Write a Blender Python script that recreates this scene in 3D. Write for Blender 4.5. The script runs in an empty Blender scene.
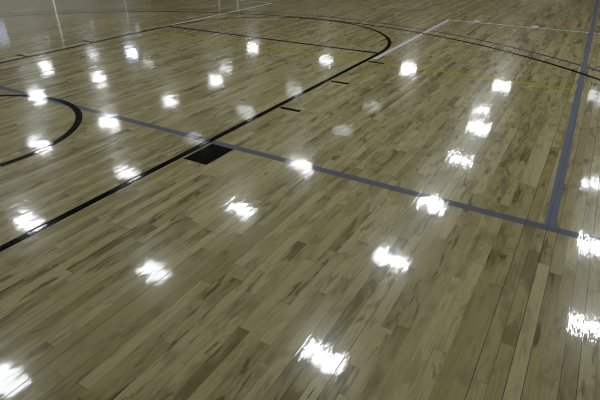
import bpy, bmesh, math, random
from mathutils import Vector
random.seed(4)
F = 0.3048                      # the court is laid out in feet
sc = bpy.context.scene
COL = sc.collection

# ------------------------------------------------------------------ helpers
def link_mesh(name, bm, mats, parent=None):
    me = bpy.data.meshes.new(name)
    bmesh.ops.recalc_face_normals(bm, faces=bm.faces)
    bm.to_mesh(me); bm.free()
    for m in (mats if isinstance(mats, (list, tuple)) else [mats]):
        me.materials.append(m)
    o = bpy.data.objects.new(name, me); COL.objects.link(o)
    if parent: o.parent = parent
    return o

def tag(o, label=None, cat=None, group=None, kind=None):
    if label: o['label'] = label
    if cat: o['category'] = cat
    if group: o['group'] = group
    if kind: o['kind'] = kind
    return o

def box(bm, x0, x1, y0, y1, z0, z1):
    v = [bm.verts.new((x*F, y*F, z*F)) for z in (z0, z1) for y in (y0, y1) for x in (x0, x1)]
    for f in ((0,1,3,2),(4,6,7,5),(0,4,5,1),(2,3,7,6),(0,2,6,4),(1,5,7,3)):
        bm.faces.new([v[i] for i in f])

def slab(bm, outline, z0, z1):
    """closed prism over an outline (feet)"""
    a = [bm.verts.new((x*F, y*F, z0*F)) for x, y in outline]
    b = [bm.verts.new((x*F, y*F, z1*F)) for x, y in outline]
    n = len(a)
    bm.faces.new(a[::-1]); bm.faces.new(b)
    for i in range(n):
        bm.faces.new((a[i], a[(i+1) % n], b[(i+1) % n], b[i]))

def ring(bm, cx, cy, r0, r1, a0, a1, n, z0, z1):
    prev = None
    for i in range(n+1):
        t = math.radians(a0 + (a1-a0)*i/n)
        c, s = math.cos(t), math.sin(t)
        q = [bm.verts.new(((cx+r*c)*F, (cy+r*s)*F, z*F)) for r, z in ((r0,z0),(r1,z0),(r1,z1),(r0,z1))]
        if prev:
            for k in range(4):
                bm.faces.new((prev[k], prev[(k+1) % 4], q[(k+1) % 4], q[k]))
        else:
            bm.faces.new(q)
        prev = q
    bm.faces.new(prev[::-1])

# ------------------------------------------------------------------ node helper
class NT:
    def __init__(s, name):
        s.m = bpy.data.materials.new(name); s.m.use_nodes = True
        s.t = s.m.node_tree; s.t.nodes.clear()
    def n(s, typ, **kw):
        nd = s.t.nodes.new(typ)
        for k, v in kw.items(): setattr(nd, k, v)
        return nd
    def put(s, sock, v):
        if isinstance(v, bpy.types.NodeSocket): s.t.links.new(v, sock)
        elif v is not None: sock.default_value = v
    def math(s, op, a, b=None, c=None, clamp=False):
        nd = s.n('ShaderNodeMath', operation=op, use_clamp=clamp)
        for i, v in enumerate((a, b, c)):
            if v is not None: s.put(nd.inputs[i], v)
        return nd.outputs[0]
    def vec(s, x, y, z):
        nd = s.n('ShaderNodeCombineXYZ')
        for i, v in enumerate((x, y, z)): s.put(nd.inputs[i], v)
        return nd.outputs[0]
    def noise(s, v, scale, detail=2, rough=.5, dist=0):
        nd = s.n('ShaderNodeTexNoise'); s.put(nd.inputs['Vector'], v)
        nd.inputs['Scale'].default_value = scale; nd.inputs['Detail'].default_value = detail
        nd.inputs['Roughness'].default_value = rough; nd.inputs['Distortion'].default_value = dist
        return nd
    def white(s, v):
        nd = s.n('ShaderNodeTexWhiteNoise', noise_dimensions='3D'); s.put(nd.inputs['Vector'], v); return nd
    def ramp(s, f, a, b):                       # smooth step a..b -> 0..1
        nd = s.n('ShaderNodeMapRange', interpolation_type='SMOOTHSTEP')
        s.put(nd.inputs['Value'], f); nd.inputs['From Min'].default_value = a; nd.inputs['From Max'].default_value = b
        return nd.outputs['Result']
    def mix(s, f, a, b, blend='MIX'):
        nd = s.n('ShaderNodeMix', data_type='RGBA', blend_type=blend)
        s.put(nd.inputs[0], f); s.put(nd.inputs[6], a); s.put(nd.inputs[7], b)
        return nd.outputs[2]
    def out(s, sh):
        o = s.n('ShaderNodeOutputMaterial'); s.t.links.new(sh, o.inputs['Surface']); return s.m

def rgb(r, g, b): return (r, g, b, 1)

STRIP = 0.178                   # board width, feet
def floor_material(name, paint=None, amount=1.0, worn=0.0):
    """Varnished maple strip floor; with paint = a colour, the same floor painted under its varnish."""
    k = NT(name)
    geo = k.n('ShaderNodeNewGeometry')
    sep = k.n('ShaderNodeSeparateXYZ'); k.put(sep.inputs[0], geo.outputs['Position'])
    X = k.math('DIVIDE', sep.outputs[0], F*STRIP)
    Y = k.math('DIVIDE', sep.outputs[1], F)
    sid = k.math('FLOOR', X); fx = k.math('FRACT', X)
    r1 = k.white(k.vec(sid, 3.7, 0)); r2 = k.white(k.vec(sid, 11.3, 5))
    ln = k.math('MULTIPLY_ADD', r1.outputs['Value'], 3.2, 1.2)          # board length 1.2 .. 4.4 ft
    yy = k.math('ADD', k.math('DIVIDE', Y, ln), k.math('MULTIPLY', r2.outputs['Value'], 37.0))
    bid = k.math('FLOOR', yy); fy = k.math('FRACT', yy)
    rb = k.white(k.vec(sid, bid, 1.5)); rc = k.white(k.vec(sid, bid, 8.5))
    sr = k.n('ShaderNodeSeparateColor'); k.put(sr.inputs[0], rb.outputs['Color'])
    sc2 = k.n('ShaderNodeSeparateColor'); k.put(sc2.inputs[0], rc.outputs['Color'])
    ra, rbb, rcc = sr.outputs[0], sr.outputs[1], sr.outputs[2]
    # grain coordinates: shifted per board, stretched along the board
    gx = k.math('ADD', k.math('DIVIDE', sep.outputs[0], F), k.math('MULTIPLY', ra, 19.0))
    gy = k.math('ADD', Y, k.math('MULTIPLY', rbb, 31.0))
    gv = k.vec(k.math('MULTIPLY', gx, 5.0), gy, k.math('MULTIPLY', rcc, 9.0))
    fine = k.noise(k.vec(k.math('MULTIPLY', gx, 36.0), k.math('MULTIPLY', gy, 2.2), rcc), 1.0, 3, .6, .2).outputs['Fac']
    blot = k.noise(gv, .9, 4, .6, .6).outputs['Fac']
    blot2 = k.noise(k.vec(k.math('MULTIPLY', gx, 5.0), k.math('MULTIPLY', gy, 2.0), ra), 1.0, 3, .45, .3).outputs['Fac']
    light, mid, dark = rgb(.67, .585, .292), rgb(.43, .36, .15), rgb(.105, .075, .022)
    tone = k.math('POWER', ra, 0.8)
    c = k.mix(tone, mid, light)
    # a minority of brown heartwood boards, cloudy along their length
    heart = k.math('MULTIPLY', k.ramp(sc2.outputs[0], .5, .95), k.ramp(blot, .45, .60))
    c = k.mix(k.math('MULTIPLY', heart, .6), c, dark)
    # some boards darken towards one end
    endd = k.math('MULTIPLY', k.math('POWER', fy, 6.0), k.ramp(sc2.outputs[2], .6, 1.0))
    c = k.mix(k.math('MULTIPLY', endd, .6), c, dark)
    cloud = k.math('MULTIPLY', k.ramp(blot2, .50, .72), .38)
    c = k.mix(cloud, c, rgb(.19, .145, .058))
    c = k.mix(k.math('MULTIPLY', k.ramp(fine, .48, .74), .34), c, rgb(.18, .135, .056))
    dab = k.noise(k.vec(k.math('MULTIPLY', gx, 8.0), k.math('MULTIPLY', gy, 1.5), k.math('MULTIPLY', ra, 5)), 1.0, 4, .6, .7).outputs['Fac']
    c = k.mix(k.math('MULTIPLY', k.math('MULTIPLY', k.ramp(dab, .53, .67), k.ramp(sc2.outputs[1], .25, .9)), .7), c, rgb(.085, .06, .018))
    # short black mineral streaks
    ms = k.noise(k.vec(k.math('MULTIPLY', gx, 22.0), k.math('MULTIPLY', gy, 1.9), k.math('MULTIPLY', rbb, 7)), 1.0, 2, .5, .6).outputs['Fac']
    c = k.mix(k.math('MULTIPLY', k.math('MULTIPLY', k.ramp(ms, .735, .785), k.ramp(sc2.outputs[1], .45, .6)), .8), c, rgb(.035, .024, .012))
    # joints between boards
    ex = k.math('MINIMUM', fx, k.math('SUBTRACT', 1.0, fx))
    ey = k.math('MULTIPLY', k.math('MINIMUM', fy, k.math('SUBTRACT', 1.0, fy)), ln)
    jr = k.white(k.vec(k.math('ROUND', X), 2.2, 9)).outputs['Value']
    jx = k.math('MULTIPLY', k.math('SUBTRACT', 1.0, k.ramp(ex, .012, .045)), k.math('MULTIPLY_ADD', k.math('POWER', jr, 2.0), .85, .06))
    jy = k.math('MULTIPLY', k.math('SUBTRACT', 1.0, k.ramp(ey, .003, .010)), k.math('MULTIPLY', rbb, .5))
    joint = k.math('MAXIMUM', jx, jy)
    c = k.mix(joint, c, rgb(.05, .036, .018))
    if paint:
        pc = k.mix(k.math('MULTIPLY', joint, .6), paint, tuple(x*.35 for x in paint[:3]) + (1,))
        f = amount
        if worn:
            wn = k.noise(k.vec(k.math('MULTIPLY', gx, 4), gy, 0), 1.3, 2).outputs['Fac']
            f = k.math('MULTIPLY', k.math('MULTIPLY_ADD', wn, worn*2, 1 - worn), amount, clamp=True)
        c = k.mix(f, c, pc)
    # the varnish film is not flat: each board leans and cups a little, with slow waves along it
    wv = k.noise(k.vec(k.math('MULTIPLY', gx, 4.0), k.math('MULTIPLY', gy, 3.0), rcc), 1.6, 2, .55)
    ws = k.n('ShaderNodeSeparateColor'); k.put(ws.inputs[0], wv.outputs['Color'])
    w2 = k.noise(k.vec(k.math('MULTIPLY', gx, 70.0), k.math('MULTIPLY', gy, 11.0), 0), 1.0, 1, .5)
    w2s = k.n('ShaderNodeSeparateColor'); k.put(w2s.inputs[0], w2.outputs['Color'])
    def cen(v, a): return k.math('MULTIPLY', k.math('SUBTRACT', v, .5), a)
    nx = k.math('ADD', k.math('ADD', cen(rbb, .008), cen(fx, .007)), k.math('ADD', cen(ws.outputs[0], .008), cen(w2s.outputs[0], .017)))
    ny = k.math('ADD', cen(rcc, .004), k.math('ADD', cen(ws.outputs[1], .016), cen(w2s.outputs[1], .034)))
    nx = k.math('ADD', nx, k.math('MULTIPLY', joint, .03))
    nv = k.n('ShaderNodeVectorMath', operation='NORMALIZE'); k.put(nv.inputs[0], k.vec(nx, ny, 1.0))
    up = k.n('ShaderNodeVectorMath', operation='ADD')
    p = k.n('ShaderNodeBsdfPrincipled')
    k.put(p.inputs['Base Color'], c)
    p.inputs['Roughness'].default_value = .19
    p.inputs['Specular IOR Level'].default_value = .02 if paint else .14
    p.inputs['Coat Weight'].default_value = 1.0
    k.put(p.inputs['Coat Roughness'], k.math('MULTIPLY_ADD', fine, .015, .030))
    p.inputs['Coat IOR'].default_value = 1.31
    k.put(p.inputs['Normal'], nv.outputs[0]); k.put(p.inputs['Coat Normal'], nv.outputs[0])
    return k.out(p.outputs[0])

def plain(name, col, rough=.6, var=.08, scale=3.0, metal=0):
    k = NT(name); g = k.n('ShaderNodeNewGeometry')
    f = k.noise(g.outputs['Position'], scale, 3).outputs['Fac']
    c = k.mix(f, tuple(x*(1-var) for x in col)+(1,), tuple(min(1, x*(1+var)) for x in col)+(1,))
    p = k.n('ShaderNodeBsdfPrincipled'); k.put(p.inputs['Base Color'], c)
    p.inputs['Roughness'].default_value = rough; p.inputs['Metallic'].default_value = metal
    return k.out(p.outputs[0])

def block_wall(name, col, mortar):
    k = NT(name); g = k.n('ShaderNodeNewGeometry')
    s = k.n('ShaderNodeSeparateXYZ'); k.put(s.inputs[0], g.outputs['Position'])
    b = k.n('ShaderNodeTexBrick'); k.put(b.inputs['Vector'], k.vec(k.math('ADD', s.outputs[0], s.outputs[1]), s.outputs[2], 0))
    b.inputs['Color1'].default_value = col + (1,); b.inputs['Color2'].default_value = tuple(x*.93 for x in col) + (1,)
    b.inputs['Mortar'].default_value = mortar + (1,)
    b.inputs['Scale'].default_value = 1.0; b.inputs['Brick Width'].default_value = .4; b.inputs['Row Height'].default_value = .2
    b.inputs['Mortar Size'].default_value = .008
    p = k.n('ShaderNodeBsdfPrincipled'); k.put(p.inputs['Base Color'], b.outputs['Color']); p.inputs['Roughness'].default_value = .7
    return k.out(p.outputs[0])

def glow(name, col, strength):
    k = NT(name); e = k.n('ShaderNodeEmission'); e.inputs[0].default_value = col + (1,); e.inputs[1].default_value = strength
    k.m.cycles.emission_sampling = 'FRONT'
    return k.out(e.outputs[0])

M_floor = floor_material('varnished_maple')
M_black = floor_material('black_court_paint', rgb(.0012, .0012, .002))
M_grey  = floor_material('slate_blue_court_paint', rgb(.17, .185, .22), .95)
M_blue  = floor_material('blue_court_paint', rgb(.20, .225, .285), .95)
M_arc   = floor_material('dark_blue_court_paint', rgb(.06, .07, .17), .95)
M_white = floor_material('white_court_paint', rgb(.88, .88, .86), 1)
M_yel   = floor_material('worn_yellow_court_paint', rgb(.50, .46, .005), .8, .35)
M_pale  = floor_material('pale_yellow_court_paint', rgb(.70, .66, .42), .8)

# ------------------------------------------------------------------ setting
X0, X1, Y0, Y1, H = -108, 34, -16, 114, 26.5
def struct(name, mat, *dims):
    bm = bmesh.new(); box(bm, *dims); return tag(link_mesh(name, bm, mat), kind='structure')
struct('floor', M_floor, X0, X1, Y0, Y1, -.4, 0)
struct('ceiling', plain('ceiling_deck', (.10, .10, .098), .8), X0, X1, Y0, Y1, H, H+.5)
M_left = block_wall('painted_block_wall', (.78, .78, .77), (.66, .66, .65))
M_end = block_wall('tan_block_wall', (.045, .038, .026), (.035, .03, .02))
struct('wall_left', M_left, X0-.6, X0, Y0-.6, Y1+.6, -.4, H+.5)
struct('wall_right', M_end, X1, X1+.6, Y0-.6, Y1+.6, -.4, H+.5)
struct('wall_front', M_end, X0, X1, Y1, Y1+.6, -.4, H+.5)
struct('wall_back', M_end, X0, X1, Y0-.6, Y0, -.4, H+.5)

# ------------------------------------------------------------------ court markings
A = 1/12
def mark(name, mat, label, cat, z, group=None, boxes=(), rings=(), outlines=()):
    bm = bmesh.new()
    for x0, x1, y0, y1 in boxes: box(bm, x0, x1, y0, y1, *z)
    for r in rings: ring(bm, *r, *z)
    for o in outlines: slab(bm, o, *z)
    return tag(link_mesh(name, bm, mat), label, cat, group, 'thing')

# coats of paint lie one over another: bottom and top of each coat, feet
Z0, Z1, Z2, Z3, Z4 = (0, .0004), (.0005, .0009), (.0010, .0014), (.0015, .0019), (.0020, .0026)
mark('lane_line', M_black, 'long thick black lane line running from lower left up to the curved end', 'line', Z4, 'lane lines',
     boxes=[(6-2*A, 6, -3, 19-A)])
mark('lane_line', M_black, 'thin black lane line on the far side, top left of the court', 'line', Z4, 'lane lines',
     boxes=[(-6, -6+2.3*A, -3, 19-A)])
mark('free_throw_line', M_black, 'straight black free throw line joining the two lane lines', 'line', Z3,
     boxes=[(-6+2*A, 6-2*A, 19-2.3*A, 19)])
mark('free_throw_circle', M_black, 'black half circle curving around beyond the free throw line', 'arc', Z4,
     rings=[(0, 19-A, 6-2*A, 6, 0, 180, 96)])
mark('basket_arc', M_black, 'small thick black arc inside the lane at the left edge', 'arc', Z4,
     rings=[(-.12, 5.17, 2.93, 3.11, -10, 190, 96)])
mark('three_point_line', M_black, 'long thin black arc sweeping across the top, the inner of two arcs', 'arc', Z3, 'three point arcs',
     rings=[(0, 5.25, 19.59, 19.77, 2, 178, 240)], boxes=[(19.60, 19.76, -3, 5.94), (-19.76, -19.60, -3, 5.94)])
mark('three_point_line', M_arc, 'thin slate blue arc just outside the long black arc', 'arc', Z1, 'three point arcs',
     rings=[(-.05, 5.1, 20.63, 20.79, 2, 178, 240)])
mark('court_line', M_grey, 'slate grey blue line crossing the whole floor past the black block', 'line', Z1,
     boxes=[(-16, 30, 7.975, 8.18)])
mark('centre_tick', M_grey, 'short slate tick mark standing on the grey line by the small black arc', 'mark', Z1, boxes=[(-.17, -.05, 8.18, 8.75)])
mark('centre_tick', M_grey, 'short slate tick mark standing on the slate arc beyond the half circle', 'mark', Z1, boxes=[(-.08, .06, 25.9, 27.2)])
mark('court_line', M_blue, 'wide blue line running up the right side from the grey line', 'line', Z2,
     outlines=[[(13.47, 8.18), (13.65, 8.18), (13.51, 17), (13.35, 26), (13.06, 42.3), (12.8, 60), (12.58, 60), (12.86, 42.3), (13.17, 26), (13.33, 17)]])
mark('court_line', M_white, 'white line continuing the thick black lane line up to a white corner', 'line', Z2, 'white court lines',
     boxes=[(6.04, 6.22, 17.9, 28.56)])
mark('court_line', M_white, 'white line continuing the thin far lane line past the half circle', 'line', Z2, 'white court lines',
     boxes=[(-6.10, -5.92, 18.6, 28.95)])
mark('court_line', M_white, 'thin white line running right from the white corner at the top', 'line', Z1, 'white court lines',
     boxes=[(6.22, 30, 28.38, 28.52)])
mark('court_line', M_white, 'thin white line at the top edge running left from the far white line', 'line', Z1, 'white court lines',
     boxes=[(-12, -6.10, 28.85, 28.97)])
mark('white_tick', M_white, 'small white tick on the thin white line, nearer the white corner', 'mark', Z1, 'white ticks', boxes=[(7.46, 7.72, 28.52, 29.15)])
mark('white_tick', M_white, 'small white tick on the thin white line, nearer the wide blue line', 'mark', Z1, 'white ticks', boxes=[(10.48, 10.76, 28.52, 29.15)])
mark('court_line', M_yel, 'faint worn yellow line crossing the floor below the black arc', 'line', Z0,
     boxes=[(-30, 30, 17.33, 17.53)])
mark('yellow_tick', M_pale, 'pale yellow tick beyond the far lane line, left of the other tick', 'mark', Z0, 'pale yellow ticks', boxes=[(-10.90, -10.74, 16.9, 17.33)])
mark('yellow_tick', M_pale, 'pale yellow tick beyond the far lane line, closer to that line', 'mark', Z0, 'pale yellow ticks', boxes=[(-7.76, -7.60, 16.9, 17.33)])
mark('lane_block', M_black, 'solid black block beside the thick lane line at the grey line', 'mark', Z4,
     boxes=[(6.07, 6.07+8*A, 6.98, 7.97)])
near = [('short black lane mark outside the thick lane line, closest to the black block', 11.08),
        ('short black lane mark outside the thick lane line, middle of three', 14.25),
        ('short black lane mark outside the thick lane line, nearest the free throw line', 17.42)]
for lb, y in near:
    mark('lane_space_mark', M_black, lb, 'mark', Z4, 'lane space marks', boxes=[(6.06, 6.06+8*A, y-A, y+A)])
far = [('short black mark on the far lane line, the leftmost one', 11.08),
       ('short black mark on the far lane line, middle of three', 14.25),
       ('short black mark on the far lane line, nearest the free throw line', 17.42)]
for lb, y in far:
    L = 8*A if y < 17 else 2*A
    mark('lane_space_mark', M_black, lb, 'mark', Z4, 'lane space marks', boxes=[(-6.0-L, -6.0, y-A, y+A)])

# ------------------------------------------------------------------ ceiling lamps: most mirrored in the varnish, some unseen ones added for light
M_case = plain('white_lamp_enamel', (.75, .75, .74), .4)
M_wire = plain('steel_cable', (.3, .3, .3), .4, metal=1)
COOL, BLUE = (.89, .94, 1.0), (.70, .78, 1.0)
LAMP_Z = 24.0
POWER = 16.0
_glow = {}
def lamp_glow(level, col):
    key = (round(level, 2), col)
    if key not in _glow:
        _glow[key] = glow('lamp_diffuser_glow', col, POWER*level)
    return _glow[key]

def make_lamp():
    r = bpy.data.objects.new('ceiling_lamp', None); COL.objects.link(r)
    bm = bmesh.new()                                # tray: top plate and four sides
    box(bm, -1.72, 1.72, -1.0, 1.0, .35, .45)
    box(bm, -1.72, -1.66, -1.0, 1.0, 0, .35); box(bm, 1.66, 1.72, -1.0, 1.0, 0, .35)
    box(bm, -1.66, 1.66, -1.0, -.94, 0, .35); box(bm, -1.66, 1.66, .94, 1.0, 0, .35)
    link_mesh('housing', bm, M_case, r)
    bm = bmesh.new(); box(bm, -.03, .03, -.94, .94, -.05, .34); link_mesh('spine', bm, M_case, r)
    for s in (-1, 1):
        bm = bmesh.new(); box(bm, *sorted((s*.05, s*1.62)), -.92, .92, .01, .07)
        d = link_mesh('diffuser', bm, [lamp_glow(1, COOL), M_case], r)
        for f in d.data.polygons: f.material_index = 0 if f.normal.z < -.5 else 1
    for s in (-1, 1):
        bm = bmesh.new(); box(bm, s*1.5-.02, s*1.5+.02, -.02, .02, .45, H-LAMP_Z); link_mesh('cable', bm, M_wire, r)
    return r
proto = make_lamp()
kids = list(proto.children)
LAMPS = [(-54, 9, .2, 0), (-76, 9, 1, 0), (-76, 23, 1, 0), (-76, 36, 1, 0), (-95, 9, 1, 0), (-95, 23, 1, 0), (-95, 36, 1, 0),  # x, y, level, bluish; this row: unseen lamps added for light, chiefly on the left wall
 (1.8, 9.5, .45, 0), (1.8, 23, 1.1, 0), (1.8, 37.2, 1.0, 0), (1.8, 50, .95, 0), (1.7, 64.1, .55, 0), (1.0, 78, .8, 0), (-.6, 87, .35, 0), (-.4, 105, .8, 0),
 (-16.8, 9.4, .7, 0), (-16.8, 23.9, .55, 0), (-16.9, 37.3, .62, 0), (-16.7, 50.9, .6, 0), (-17.2, 65.1, .08, 0), (-18.2, 79.3, .07, 0), (-21.0, 106.7, .75, 0),
 (-35.2, 9.4, .15, 0), (-35.6, 23.3, .7, 0), (-35.2, 37.2, .38, 0), (-35.3, 51, .07, 0), (-36.2, 65, .12, 0), (-35.5, 80.3, .13, 0), (-41, 104.5, .4, 0),
 (-54, 23, .5, 0), (-53.5, 37.1, .6, 0), (-52.4, 48.8, .7, 0), (-51.7, 62.5, .35, 0), (-53.0, 77.5, .42, 0), (-57.5, 86.5, .22, 0), (-64.5, 107, .6, 0),
 (-76, 51.8, .7, 0), (-75.9, 66.2, .65, 0), (-77.2, 81.6, .1, 0), (-93.5, 65.8, .55, 0), (-88, 86.4, .7, 1), (-95, 80, .16, 0),
 (19, 9.5, .4, 0), (19.1, 23, 1, 0), (19.1, 37.1, 1, 0), (18.9, 50.1, .9, 0), (18.5, 65.1, .35, 0), (17.0, 106.4, .25, 0),
]
for i, (x, y, lv, bl) in enumerate(LAMPS):
    if i == 0:
        o, ch = proto, kids
    else:
        o = proto.copy(); COL.objects.link(o); ch = []
        for c in kids:
            d = c.copy(); COL.objects.link(d); d.parent = o; ch.append(d)
    o.location = (x*F, y*F, LAMP_Z*F)
    tag(o, 'white box ceiling lamp out of the picture, mirrored in the varnished floor or added for light', 'lamp', 'ceiling lamps above the court', 'thing')
    for c in ch:
        if c.name.startswith('diffuser'):
            c.material_slots[0].link = 'OBJECT'
            c.material_slots[0].material = lamp_glow(lv, BLUE if bl else COOL)

# wall windows and pads seen as reflections; slit ones are glowing strips added for streaks
M_frame = plain('grey_window_frame', (.3, .3, .3), .5)
M_streak = glow('streak_pane_glow', (.80, .84, .80), .35)
M_dim = glow('dim_pane_glow', (.9, .93, 1.0), .12)
M_day2 = glow('bluish_daylight_pane', (.66, .74, 1.0), .25)
def wall_window(n, y, w, z0, z1, m=None, end=False):
    def q(bm, d, a0, a1, b0, b1):
        if end: box(bm, a0, a1, Y1-d[1], Y1-d[0], b0, b1)
        else: box(bm, X0+d[0], X0+d[1], a0, a1, b0, b1)
    bm = bmesh.new()
    for a in ((y-w-.12, y-w, z0-.12, z1+.12), (y+w, y+w+.12, z0-.12, z1+.12), (y-w, y+w, z0-.12, z0), (y-w, y+w, z1, z1+.12)):
        q(bm, (0, .15), *a)
    f = tag(link_mesh('window_%d' % n, bm, M_frame), kind='structure')
    bm = bmesh.new(); q(bm, (.02, .08), y-w, y+w, z0, z1); link_mesh('window_pane', bm, m or M_streak, f)
wall_window(1, 81.3, .16, 6, 24)  # glowing slit added to give a pale streak in the varnish
wall_window(2, 104.1, .16, 6, 22.5, M_dim)  # fainter glowing slit, added for a second streak
wall_window(3, 107.2, .9, 22.3, 24.4, M_day2)
wall_window(4, 66, 1.3, 15.5, 20.5, M_day2)
wall_window(5, 91.4, .5, 18.3, 20.5, M_dim)
wall_window(6, 77.2, .4, 20, 23, M_dim)
wall_window(7, -80.6, .16, 6, 17, M_dim, True)  # glowing slit added on the end wall for a faint reflected streak
wall_window(8, -74, .16, 6, 16.5, M_dim, True)  # its neighbour, likewise a glow added for a streak
M_pad = plain('grey_vinyl_pad', (.42, .43, .44), .45)
for i in range(4):
    bm = bmesh.new(); box(bm, -1.3+i*2.1, .72+i*2.1, Y1-.24, Y1-.02, 0, 8.8)
    bmesh.ops.bevel(bm, geom=list(bm.edges), offset=.012, segments=2, affect='EDGES')
    tag(link_mesh('wall_pad', bm, M_pad), 'grey vinyl wall pad out of the picture on the far end wall', 'pad', 'wall pads on the end wall', 'thing')

# ------------------------------------------------------------------ world, camera
w = bpy.data.worlds.new('World'); sc.world = w; w.use_nodes = True
w.node_tree.nodes['Background'].inputs[0].default_value = (.5, .55, .6, 1)
w.node_tree.nodes['Background'].inputs[1].default_value = .02

cd = bpy.data.cameras.new('camera'); cam = bpy.data.objects.new('camera', cd); COL.objects.link(cam)
cam.location = (13.3823*F, -.2228*F, 4.6005*F)
cam.rotation_mode = 'XYZ'; cam.rotation_euler = (1.05096, -.00193, .53337)
cd.sensor_width = 36; cd.sensor_fit = 'HORIZONTAL'; cd.lens = 480.36/600*36
cd.clip_start = .05; cd.clip_end = 300
sc.camera = cam

sc.view_settings.view_transform = 'Standard'; sc.view_settings.look = 'None'
sc.view_settings.gamma = 1; sc.view_settings.exposure = 1.60; sc.view_settings.use_curve_mapping = False
sc.cycles.filter_width = 1.1; sc.cycles.use_denoising = True; sc.cycles.use_adaptive_sampling = False; sc.cycles.use_light_tree = True
